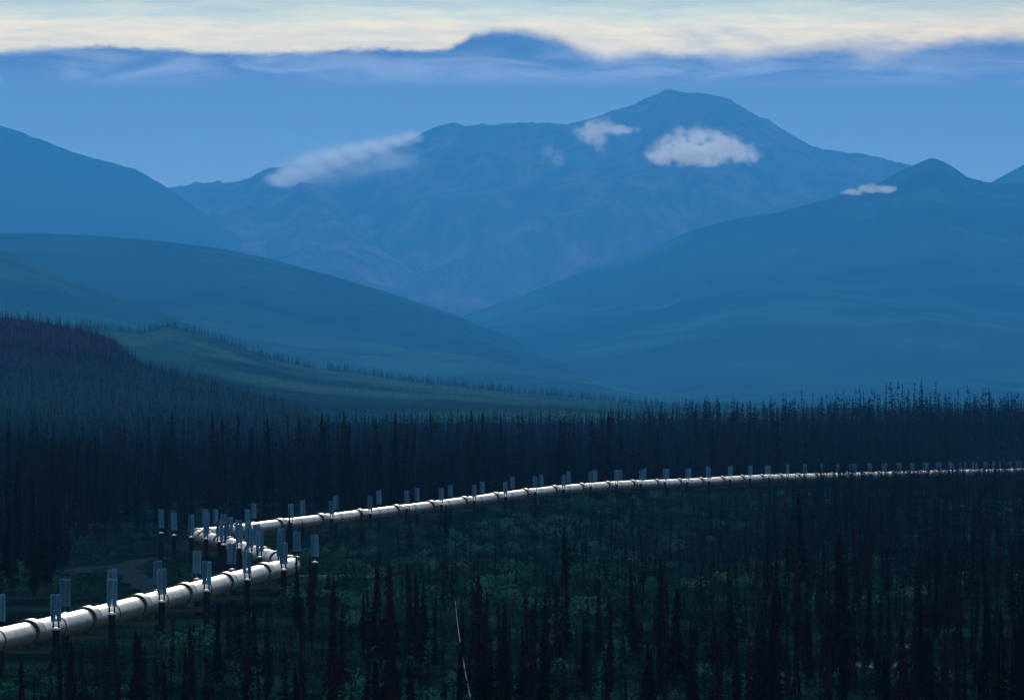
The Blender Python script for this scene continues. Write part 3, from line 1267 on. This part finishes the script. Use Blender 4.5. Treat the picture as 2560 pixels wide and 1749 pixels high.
def tuft_tpl(seed, n=16):
    r_ = random.Random(seed)
    V, T = [], []
    for _ in range(n):
        x, y = r_.uniform(-.8, .8), r_.uniform(-.8, .8)
        h = r_.uniform(.5, 1)
        k = len(V)
        a = r_.uniform(0, 6.28)
        V += [(x - .07 * math.cos(a), y - .07 * math.sin(a), 0), (x + .07 * math.cos(a), y + .07 * math.sin(a), 0), (x + r_.uniform(-.3, .3), y + r_.uniform(-.3, .3), h)]
        T += [(k, k + 1, k + 2)]
    return np.array(V, np.float32), np.array(T, np.int32)


SHR = [shrub_tpl(i) for i in range(6)]
TUF = [tuft_tpl(i) for i in range(5)]
items, tufts = [], []
TRK = []
for line in (tr, tr2, pd):
    for (a, b), (c, e) in zip(line[:-1], line[1:]):
        for q in range(10):
            TRK.append((a + (c - a) * q / 10, b + (e - b) * q / 10))
for _ in range(9000):
    px = rnd.uniform(-60, 2640)
    d = math.sqrt(rnd.uniform(230 ** 2, 900 ** 2))
    x = (px - 1280) / F * d
    L = line_low(px)
    dl = L[1] if L else 450
    if d > dl + 25 and not (px < 480 and 400 < d < 620):
        continue
    if pipe_dist(x, d) < 2.5:
        continue
    if px < 1000 and 400 < d and min(math.hypot(x - a, (d - b) * 0.5) for a, b in TRK) < 3.2:
        continue
    nz = fbm(x * 0.045, d * 0.03, 8.0, 3)
    lim = 0.02
    if 850 < px < 1800:
        lim = -0.12
    if px > 1600 or px < 600:
        lim = 0.12
    if px > 1950:
        lim = 0.2
    lim += 0.35 * (fbm(x * 0.12, d * 0.07, 1.0, 2))
    if nz < lim:
        tufts.append((x, d, ground_z(x, d) - .03, rnd.uniform(.3, .8), 1.4, rnd.randrange(5)))
        continue
    items.append((x, d, ground_z(x, d) - .05, rnd.uniform(.6, 1.8), rnd.uniform(.9, 1.5), rnd.randrange(6)))
V, T, t = scatter('s', items, SHR, None)
so = np_mesh('willow_scrub', V, T, M['shrub'], t)
tag(so, 'teal green willow scrub growing in patches between the spruces and the pipe', 'scrub', kind='stuff')
for _ in range(9000):
    px = rnd.uniform(100, 2000)
    d = math.sqrt(rnd.uniform(300 ** 2, 700 ** 2))
    x = (px - 1280) / F * d
    if pipe_dist(x, d) < 1.2:
        continue
    if px < 1000 and d > 400 and min(math.hypot(x - a, (d - b) * 0.5) for a, b in TRK) < 2.6:
        continue
    tufts.append((x, d, ground_z(x, d) - .03, rnd.uniform(.2, .6), 1.6, rnd.randrange(5)))
V, T, t = scatter('g', tufts, TUF, None)
go = np_mesh('sedge_grass', V, T, M['grass'], t)
tag(go, 'short sedge grass over the clearing beside the pipeline', 'grass', kind='stuff')

# pale seed heads / dead twigs glinting low at the right
cot = []
for px, py in ((2248, 1626), (2272, 1625), (2290, 1628), (2258, 1648), (2240, 1674), (2178, 1675), (2146, 1671), (2215, 1697),
               (2210, 1702), (2068, 1682), (2310, 1710), (2312, 1716), (2285, 1678), (2250, 1690), (1820, 1713), (2100, 1690)):
    for q in range(3):
        x, d = ground_hit(px + rnd.uniform(-5, 5), py + rnd.uniform(-4, 4))
        cot.append((x, d, ground_z(x, d) + 0.2, rnd.uniform(.25, .5), 0.35, q))
V, T, t = scatter('c', cot, [tuft_tpl(50 + i, 5) for i in range(3)], None)
co = np_mesh('cotton_grass', V, T, M['cotton'], t)
tag(co, 'small pale tufts of cotton grass glinting low in the dark woodland', 'cotton grass', kind='stuff')


# --- bare birches
def birch(px0, py0, px1, py1, d, label, rad=0.05, twigs=10, seed=1):
    top = P(px0, py0, d)
    bot = P(px1, py1, d)
    gx, gy = bot.x, bot.y
    gz = ground_z(gx, gy)
    slope = (top - bot) / max(0.1, (top.z - bot.z))
    base = bot + slope * (gz - bot.z)
    root = empty('birch_tree', base)
    tag(root, label, 'birch tree')
    r_ = random.Random(seed)
    H = top.z - base.z
    vs, fs = [], []
    pts = []
    n = 12
    for i in range(n + 1):
        t = i / n
        p = slope * H * t + Vector((0.06 * math.sin(t * 4 + seed), 0, 0)) + Vector((0.12 * t * t, 0, 0))
        if i == 0:
            p.z -= 0.2
        pts.append((p, rad * (1 - 0.75 * t)))
    for p, r in pts:
        for k in range(7):
            a = k / 7 * 6.283
            vs.append((p.x + r * math.cos(a), p.y + r * math.sin(a), p.z))
    for i in range(n):
        for k in range(7):
            a, b = i * 7 + k, i * 7 + (k + 1) % 7
            fs.append((a, b, b + 7, a + 7))
    link_mesh('trunk', vs, fs, M['birch'], root, smooth_=True)
    vs, fs = [], []
    for _ in range(twigs):
        t = r_.uniform(0.35, 1.0)
        p = slope * H * t + Vector((0.12 * t * t, 0, 0))
        a = r_.uniform(0, 6.28)
        L = r_.uniform(0.3, 0.9) * (1.2 - t)
        e = p + Vector((math.cos(a) * L * .6, math.sin(a) * L * .6, L))
        w = 0.012
        k = len(vs)
        vs += [p + Vector((-w, 0, 0)), p + Vector((w, 0, 0)), p + Vector((0, w, 0)), e]
        fs += [(k, k + 1, k + 3), (k + 1, k + 2, k + 3), (k + 2, k, k + 3)]
    link_mesh('branches', vs, fs, M['bark'], root)


birch(1133, 1500, 1171, 1722, 262, 'leaning bare white birch stem in the open woodland', rad=0.034, seed=2)
birch(930, 1690, 938, 1730, 262, 'short pale birch stub at the lower edge beneath the pipe bend', rad=0.05, seed=3)
birch(1077, 1640, 1090, 1585, 275, 'faint grey birch stem left of the leaning white one', rad=0.03, seed=4) if False else None


# ------------------------------------------------------------------ clouds (volumes)
def cloud(name, blobs, density, label, wob=0.9, cells=8, aniso=0.5, gain=2.2, color=(1.0, 1.0, 1.0), flat=None, thr=0.55, soft=2.2):
    """blobs: (centre Vector, (rx, ry, rz)); soft ellipsoids whose sum is carved by noise"""
    lo = Vector((1e9,) * 3)
    hi = Vector((-1e9,) * 3)
    for c, r in blobs:
        for i in range(3):
            lo[i] = min(lo[i], c[i] - r[i])
            hi[i] = max(hi[i], c[i] + r[i])
    cen = (lo + hi) / 2
    if flat is not None:
        lo.z = max(lo.z, flat)
    vs, fs = [], []
    # hull: each blob's own ellipsoid is inside one rounded box
    box(vs, fs, ((lo.x + hi.x) / 2 - cen.x, (lo.y + hi.y) / 2 - cen.y, (lo.z + hi.z) / 2 - cen.z), (hi.x - lo.x, hi.y - lo.y, hi.z - lo.z))
    m = bpy.data.materials.new(name + ' vapour')
    m.use_nodes = True
    nt = m.node_tree
    ns, ln = nt.nodes, nt.links
    ns.clear()
    out = ns.new('ShaderNodeOutputMaterial')
    pv = ns.new('ShaderNodeVolumePrincipled')
    pv.inputs['Color'].default_value = (*color, 1)
    pv.inputs['Anisotropy'].default_value = aniso
    ln.new(pv.outputs[0], out.inputs['Volume'])
    tc = ns.new('ShaderNodeTexCoord')
    acc = None
    nz = ns.new('ShaderNodeTexNoise')
    nz.inputs['Scale'].default_value = cells / (hi.x - lo.x)
    nz.inputs['Detail'].default_value = 5
    nz.inputs['Roughness'].default_value = 0.6
    nz.inputs['Distortion'].default_value = 0.3
    mpn = ns.new('ShaderNodeMapping')
    mpn.inputs['Scale'].default_value = (1, 0.35, 1.25)
    mpn.inputs['Location'].default_value = (len(blobs) * 131.7, density * 9000, 17.0)
    ln.new(tc.outputs['Object'], mpn.inputs[0])
    ln.new(mpn.outputs[0], nz.inputs['Vector'])
    for c, r in blobs:
        s = ns.new('ShaderNodeVectorMath')
        s.operation = 'SUBTRACT'
        ln.new(tc.outputs['Object'], s.inputs[0])
        s.inputs[1].default_value = c - cen
        dv = ns.new('ShaderNodeVectorMath')
        dv.operation = 'DIVIDE'
        ln.new(s.outputs[0], dv.inputs[0])
        dv.inputs[1].default_value = r
        le = ns.new('ShaderNodeVectorMath')
        le.operation = 'LENGTH'
        ln.new(dv.outputs[0], le.inputs[0])
        f = ns.new('ShaderNodeMath')
        f.operation = 'SUBTRACT'
        f.use_clamp = True
        f.inputs[0].default_value = 1.0
        ln.new(le.outputs['Value'], f.inputs[1])
        if acc is None:
            acc = f.outputs[0]
        else:
            mx = ns.new('ShaderNodeMath')
            mx.operation = 'MAXIMUM'
            ln.new(acc, mx.inputs[0])
            ln.new(f.outputs[0], mx.inputs[1])
            acc = mx.outputs[0]
    # density = clamp((acc*2 + (noise-.5)*wob - .25)*gain) * smooth(acc)
    a = ns.new('ShaderNodeMath')
    a.operation = 'MULTIPLY_ADD'
    ln.new(nz.outputs['Fac'], a.inputs[0])
    a.inputs[1].default_value = wob * 2
    a.inputs[2].default_value = -wob - thr
    b = ns.new('ShaderNodeMath')
    b.operation = 'MULTIPLY_ADD'
    ln.new(acc, b.inputs[0])
    b.inputs[1].default_value = 2.0
    ln.new(a.outputs[0], b.inputs[2])
    g = ns.new('ShaderNodeMath')
    g.operation = 'MULTIPLY'
    g.use_clamp = True
    ln.new(b.outputs[0], g.inputs[0])
    g.inputs[1].default_value = gain
    fin = ns.new('ShaderNodeMath')
    fin.operation = 'MULTIPLY'
    ln.new(g.outputs[0], fin.inputs[0])
    edge = ns.new('ShaderNodeMath')
    edge.operation = 'MULTIPLY'
    edge.use_clamp = True
    ln.new(acc, edge.inputs[0])
    edge.inputs[1].default_value = soft
    ln.new(edge.outputs[0], fin.inputs[1])
    d2 = ns.new('ShaderNodeMath')
    d2.operation = 'MULTIPLY'
    ln.new(fin.outputs[0], d2.inputs[0])
    d2.inputs[1].default_value = density
    ln.new(d2.outputs[0], pv.inputs['Density'])
    m.cycles.volume_step_rate = 0.3
    o = link_mesh(name, vs, fs, m)
    o.location = cen
    tag(o, label, 'cloud')
    return o


def B(px, py, d, rx, rz, ry=None):
    return (P(px, py, d), (rx / F * d, (ry or rx * 0.45) / F * d, rz / F * d))


DC = 14500
cloud('cloud', [B(1748, 380, DC, 150, 46), B(1690, 372, DC, 72, 50), B(1735, 356, DC, 78, 58), B(1800, 366, DC, 72, 52),
                B(1855, 386, DC, 62, 40), B(1655, 390, DC, 60, 30)], 0.024,
      'bright cumulus cloud hanging in front of the summit slope', wob=2.3, cells=9, gain=0.75, flat=P(0, 418, DC).z, thr=0.12, soft=2.2)
cloud('cloud', [B(1480, 328, DC, 58, 40), B(1505, 318, DC, 46, 32), B(1550, 326, DC, 62, 20), B(1498, 358, DC, 30, 36)], 0.016,
      'small torn cloud beside the bright cumulus just below the ridge', wob=2.8, cells=7, gain=0.9, thr=0.22, soft=2.2)
cloud('cloud', [B(1372, 375, DC, 30, 30), B(1396, 396, DC, 32, 30)], 0.007,
      'faint slanting wisp low on the mountain face under the torn cloud', wob=2.2, cells=6, gain=0.8, thr=0.15, soft=1.8)
cloud('cloud', [B(2135, 480, 14000, 40, 12), B(2175, 472, 14000, 50, 15), B(2215, 474, 14000, 45, 13)], 0.022,
      'short flat wisp of cloud resting on the big hill crest', wob=2.2, cells=9, gain=1.2, thr=0.15)
DR = 29700
cloud('cloud', [B(704, 453, DR, 50, 22, 380), B(740, 436, DR, 62, 34, 380), B(782, 414, DR, 66, 38, 380), B(832, 396, DR, 66, 34, 380), B(885, 382, DR, 62, 25, 380),
                B(938, 368, DR, 62, 18, 380), B(990, 354, DR, 52, 12, 380), B(1030, 342, DR, 40, 9, 380)], 0.0030,
      'long soft cap of cloud spilling over the saddle of the main ridge', wob=1.5, cells=8, gain=0.8, thr=0.02, soft=1.3)
cloud('cloud', [B(810, 440, DR - 300, 120, 42, 300), B(890, 425, DR - 300, 130, 56, 300), B(980, 405, DR - 300, 130, 58, 300)], 0.0013,
      'thin pale veil trailing below the long cap of cloud', wob=1.6, cells=6, gain=0.6, thr=0.05, soft=1.0)

# ------------------------------------------------------------------ haze
HZ_D = 4.85e-5
vs, fs = [], []
box(vs, fs, (0, 17500, 1060), (32000, 41000, 2190))
m = bpy.data.materials.new('haze air')
m.use_nodes = True
ns, ln = m.node_tree.nodes, m.node_tree.links
ns.clear()
out = ns.new('ShaderNodeOutputMaterial')
pv = ns.new('ShaderNodeVolumePrincipled')
pv.inputs['Color'].default_value = (0.075, 0.47, 1.0, 1)
pv.inputs['Density'].default_value = HZ_D
pv.inputs['Anisotropy'].default_value = 0.2
ln.new(pv.outputs[0], out.inputs['Volume'])
hz = link_mesh('haze', vs, fs, m)
tag(hz, 'blue evening haze filling the valley and veiling the mountains', 'haze', kind='stuff')
hz.visible_shadow = True

# ------------------------------------------------------------------ world
SUN_EL = math.radians(18)
w = bpy.data.worlds.new('World')
sc.world = w
w.use_nodes = True
nt = w.node_tree
ns, ln = nt.nodes, nt.links
bg = ns['Background']


def math_node(op, a=None, b=None, c=None, clamp=False):
    n = ns.new('ShaderNodeMath')
    n.operation = op
    n.use_clamp = clamp
    for i, v in enumerate((a, b, c)):
        if v is None:
            continue
        if isinstance(v, (int, float)):
            n.inputs[i].default_value = v
        else:
            ln.new(v, n.inputs[i])
    return n.outputs[0]


def mixc(fac, a, b, blend='MIX'):
    n = ns.new('ShaderNodeMix')
    n.data_type = 'RGBA'
    n.blend_type = blend
    for k, v in (('Factor', fac), ('A', a), ('B', b)):
        if isinstance(v, (int, float)):
            n.inputs[k].default_value = v
        elif isinstance(v, tuple):
            n.inputs[k].default_value = (*v, 1)
        else:
            ln.new(v, n.inputs[k])
    return n.outputs['Result']


sky = ns.new('ShaderNodeTexSky')
sky.sky_type = 'NISHITA'
sky.sun_disc = False
sky.sun_elevation = SUN_EL
sky.sun_rotation = 0.0
sky.altitude = 400
sky.air_density = 1.0
sky.dust_density = 1.5
skyc = mixc(1.0, sky.outputs[0], (0.085, 0.085, 0.085), 'MULTIPLY')

tc = ns.new('ShaderNodeTexCoord')
sx = ns.new('ShaderNodeSeparateXYZ')
ln.new(tc.outputs['Generated'], sx.inputs[0])
X, Y, Z = sx.outputs
ypos = math_node('MAXIMUM', Y, 0.02)
A = math_node('DIVIDE', X, ypos)
Q = math_node('DIVIDE', Z, ypos)
AN = math_node('MULTIPLY_ADD', A, 1 / 0.26, 0.5, clamp=True)      # -0.13..0.13
# height of the cloud bank's upper edge against azimuth
EDGE = [(-160, 128), (0, 131), (150, 121), (270, 115), (400, 123), (500, 132), (650, 136), (810, 132), (850, 124), (950, 125),
        (1060, 134), (1130, 122), (1180, 92), (1230, 78), (1320, 79), (1400, 98), (1450, 128), (1520, 146), (1600, 136),
        (1740, 140), (1900, 138), (2050, 118), (2120, 122), (2200, 148), (2300, 118), (2420, 97), (2560, 92), (2700, 100)]
LO, HIQ = 0.068, 0.080
st = []
for px, py in EDGE:
    a = ((px - 1280) / F) / 0.26 + 0.5
    q = ((HOR - py) / F - LO) / (HIQ - LO)
    st.append((a, (q, q, q)))
er = ramp(ns, st)
ln.new(AN, er.inputs[0])
edge = math_node('MULTIPLY_ADD', er.outputs[0], HIQ - LO, LO)
cv = ns.new('ShaderNodeCombineXYZ')
ln.new(A, cv.inputs[0])
ln.new(Q, cv.inputs[1])


def wnoise(scale, stretch, detail=6, dist=0.0, off=0.0):
    mp = ns.new('ShaderNodeMapping')
    mp.inputs['Scale'].default_value = stretch
    mp.inputs['Location'].default_value = (off, off * 0.7, 0)
    ln.new(cv.outputs[0], mp.inputs[0])
    n = ns.new('ShaderNodeTexNoise')
    n.inputs['Scale'].default_value = scale
    n.inputs['Detail'].default_value = detail
    n.inputs['Distortion'].default_value = dist
    n.inputs['Roughness'].default_value = 0.6
    ln.new(mp.outputs[0], n.inputs['Vector'])
    return n.outputs['Fac']


n1 = wnoise(120, (1, 1.6, 1), 7)
n2 = wnoise(26, (1, 4, 1), 5, 0.4, 3.0)
n3 = wnoise(40, (1, 5, 1), 6, 0.8, 9.0)
n4 = wnoise(9, (1, 3, 1), 3, 0.0, 5.0)
t1 = math_node('SUBTRACT', Q, edge)
t1 = math_node('ADD', t1, math_node('MULTIPLY_ADD', n1, 0.0026, -0.0013))
n5 = wnoise(420, (1, 1.8, 1), 5, 0.3, 2.0)
t1 = math_node('ADD', t1, math_node('MULTIPLY_ADD', n5, 0.0010, -0.0005))
t1 = math_node('ADD', t1, math_node('MULTIPLY_ADD', n2, 0.0026, -0.0013))
# edge softness: tight at left, soft under the puffs
soft = math_node('MULTIPLY_ADD', n4, 0.0060, -0.0022)
soft = math_node('ADD', soft, math_node('MULTIPLY', math_node('SUBTRACT', AN, 0.45, None, True), 0.0035))
soft = math_node('MAXIMUM', soft, 0.0007)
fe = math_node('MULTIPLY_ADD', math_node('DIVIDE', t1, soft), 0.5, 0.5, clamp=True)
smn = ns.new('ShaderNodeMapRange')
smn.interpolation_type = 'SMOOTHSTEP'
ln.new(fe, smn.inputs['Value'])
fe = smn.outputs[0]

WL = 1.0
# lower sky / cloud bank gradient against Q (0 .. 0.085)
lowr = ramp(ns, [(0.0, (0.65, 0.85, 1.10)), (0.45, (0.72, 0.90, 1.12)), (0.62, (0.56, 0.74, 0.95)), (0.76, (0.36, 0.50, 0.70)),
                 (0.80, (0.40, 0.46, 0.72)), (0.86, (0.24, 0.26, 0.42)), (1.0, (0.18, 0.20, 0.32))])
ln.new(math_node('DIVIDE', Q, 0.085, clamp=True), lowr.inputs[0])
# light streaks in the bank near its top
stk = ramp(ns, [(0.40, (0.75, 0.8, 0.85)), (0.62, (2.3, 2.0, 1.6))])
ln.new(n3, stk.inputs[0])
topband = math_node('MULTIPLY', math_node('SUBTRACT', Q, 0.0655), 1 / 0.004, clamp=True)
stkm = mixc(topband, (1.0, 1.0, 1.0), stk.outputs[0])
low = mixc(1.0, lowr.outputs[0], stkm, 'MULTIPLY')
# upper sky: cream just above the bank, cooler grey-green higher
wv = math_node('SUBTRACT', Q, 0.0712)
wv = math_node('ADD', wv, math_node('MULTIPLY_ADD', n2, 0.006, -0.003))
wv = math_node('ADD', wv, math_node('MULTIPLY_ADD', n3, 0.0030, -0.0015))
upr = ramp(ns, [(0.0, (2.3, 1.9, 1.1)), (0.2, (2.7, 2.1, 1.0)), (0.55, (2.7, 2.15, 1.05)), (0.70, (2.1, 1.95, 1.1)), (0.85, (1.7, 1.65, 1.0)), (1.0, (1.4, 1.42, 0.9))])
ln.new(math_node('DIVIDE', wv, 0.013, clamp=True), upr.inputs[0])
warmr = math_node('MULTIPLY', math_node('SUBTRACT', AN, 0.70), 3.4, clamp=True)
up = mixc(warmr, upr.outputs[0], mixc(1.0, upr.outputs[0], (1.0, 0.90, 0.74), 'MULTIPLY'))
n6 = wnoise(22, (1, 2.6, 1), 6, 0.5, 21.0)
pm = ns.new('ShaderNodeMapRange')
pm.interpolation_type = 'SMOOTHSTEP'
ln.new(n6, pm.inputs['Value'])
pm.inputs['From Min'].default_value = 0.43
pm.inputs['From Max'].default_value = 0.60
pb = math_node('MULTIPLY', math_node('SUBTRACT', AN, 0.50, None, True), 8.0, None, True)
pq = math_node('MULTIPLY', math_node('SUBTRACT', 0.0785, Q, None, True), 500.0, None, True)
puff = math_node('MULTIPLY', math_node('MULTIPLY', pm.outputs[0], pb), math_node('MULTIPLY', pq, 0.75))
n7 = wnoise(60, (1, 9, 1), 5, 0.2, 31.0)
hz_ = ramp(ns, [(0.35, (0.86, 0.9, 0.96)), (0.65, (1.12, 1.08, 1.0))])
ln.new(n7, hz_.inputs[0])
up = mixc(1.0, up, hz_.outputs[0], 'MULTIPLY')
up = mixc(puff, up, (0.85, 0.72, 0.75))
front = mixc(fe, low, up)
# fade the bank into the open sky with elevation and away from the view
fm = ns.new('ShaderNodeMapRange')
fm.interpolation_type = 'SMOOTHSTEP'
ln.new(Q, fm.inputs['Value'])
fm.inputs['From Min'].default_value = 0.09
fm.inputs['From Max'].default_value = 0.16
fm.inputs['To Min'].default_value = 1.0
fm.inputs['To Max'].default_value = 0.0
ym = ns.new('ShaderNodeMapRange')
ym.interpolation_type = 'SMOOTHSTEP'
ln.new(Y, ym.inputs['Value'])
ym.inputs['From Min'].default_value = 0.05
ym.inputs['From Max'].default_value = 0.5
fmask = math_node('MULTIPLY', fm.outputs[0], ym.outputs[0])
# glow low in the opposite sky, that the pipe jacket mirrors
gl = ns.new('ShaderNodeMapRange')
gl.interpolation_type = 'SMOOTHSTEP'
ln.new(Z, gl.inputs['Value'])
gl.inputs['From Min'].default_value = 0.0
gl.inputs['From Max'].default_value = 0.30
gl.inputs['To Min'].default_value = 1.0
gl.inputs['To Max'].default_value = 0.0
gb = ns.new('ShaderNodeMapRange')
gb.interpolation_type = 'SMOOTHSTEP'
ln.new(Y, gb.inputs['Value'])
gb.inputs['From Min'].default_value = 0.2
gb.inputs['From Max'].default_value = -0.4
glow = math_node('MULTIPLY', gl.outputs[0], gb.outputs[0])
glc = mixc(glow, (0.0, 0.0, 0.0), (2.5, 1.95, 1.05))
dome = mixc(1.0, mixc(1.0, skyc, (0.20, 0.25, 0.33), 'ADD'), glc, 'ADD')
fin = mixc(fmask, dome, front)
ln.new(fin, bg.inputs['Color'])
bg.inputs['Strength'].default_value = 1.0

sun = bpy.data.lights.new('sun', 'SUN')
sun.energy = 1.95
sun.angle = math.radians(12)
sun.color = (1.0, 0.93, 0.85)
so_ = bpy.data.objects.new('sun', sun)
COL.objects.link(so_)
# light comes from beyond the mountains, ahead of the camera and above the cloud bank
dirv = Vector((0.0, -math.cos(SUN_EL), -math.sin(SUN_EL)))
so_.rotation_euler = dirv.to_track_quat('-Z', 'Y').to_euler()

# ------------------------------------------------------------------ camera
cam = bpy.data.cameras.new('camera')
cam.sensor_width = 36
cam.lens = F / 2560 * 36
cam.shift_y = (HOR - 1749 / 2) / 2560
cam.clip_start = 1
cam.clip_end = 60000
co_ = bpy.data.objects.new('camera', cam)
co_.location = (0, 0, CZ)
co_.rotation_euler = (math.radians(90), 0, 0)
COL.objects.link(co_)
sc.camera = co_

sc.view_settings.view_transform = 'Standard'
sc.view_settings.look = 'None'
sc.view_settings.exposure = 0
sc.view_settings.gamma = 1
sc.cycles.use_denoising = True
sc.cycles.max_bounces = 5
sc.cycles.diffuse_bounces = 2
sc.cycles.glossy_bounces = 2
sc.cycles.volume_bounces = 4
sc.cycles.volume_max_steps = 512
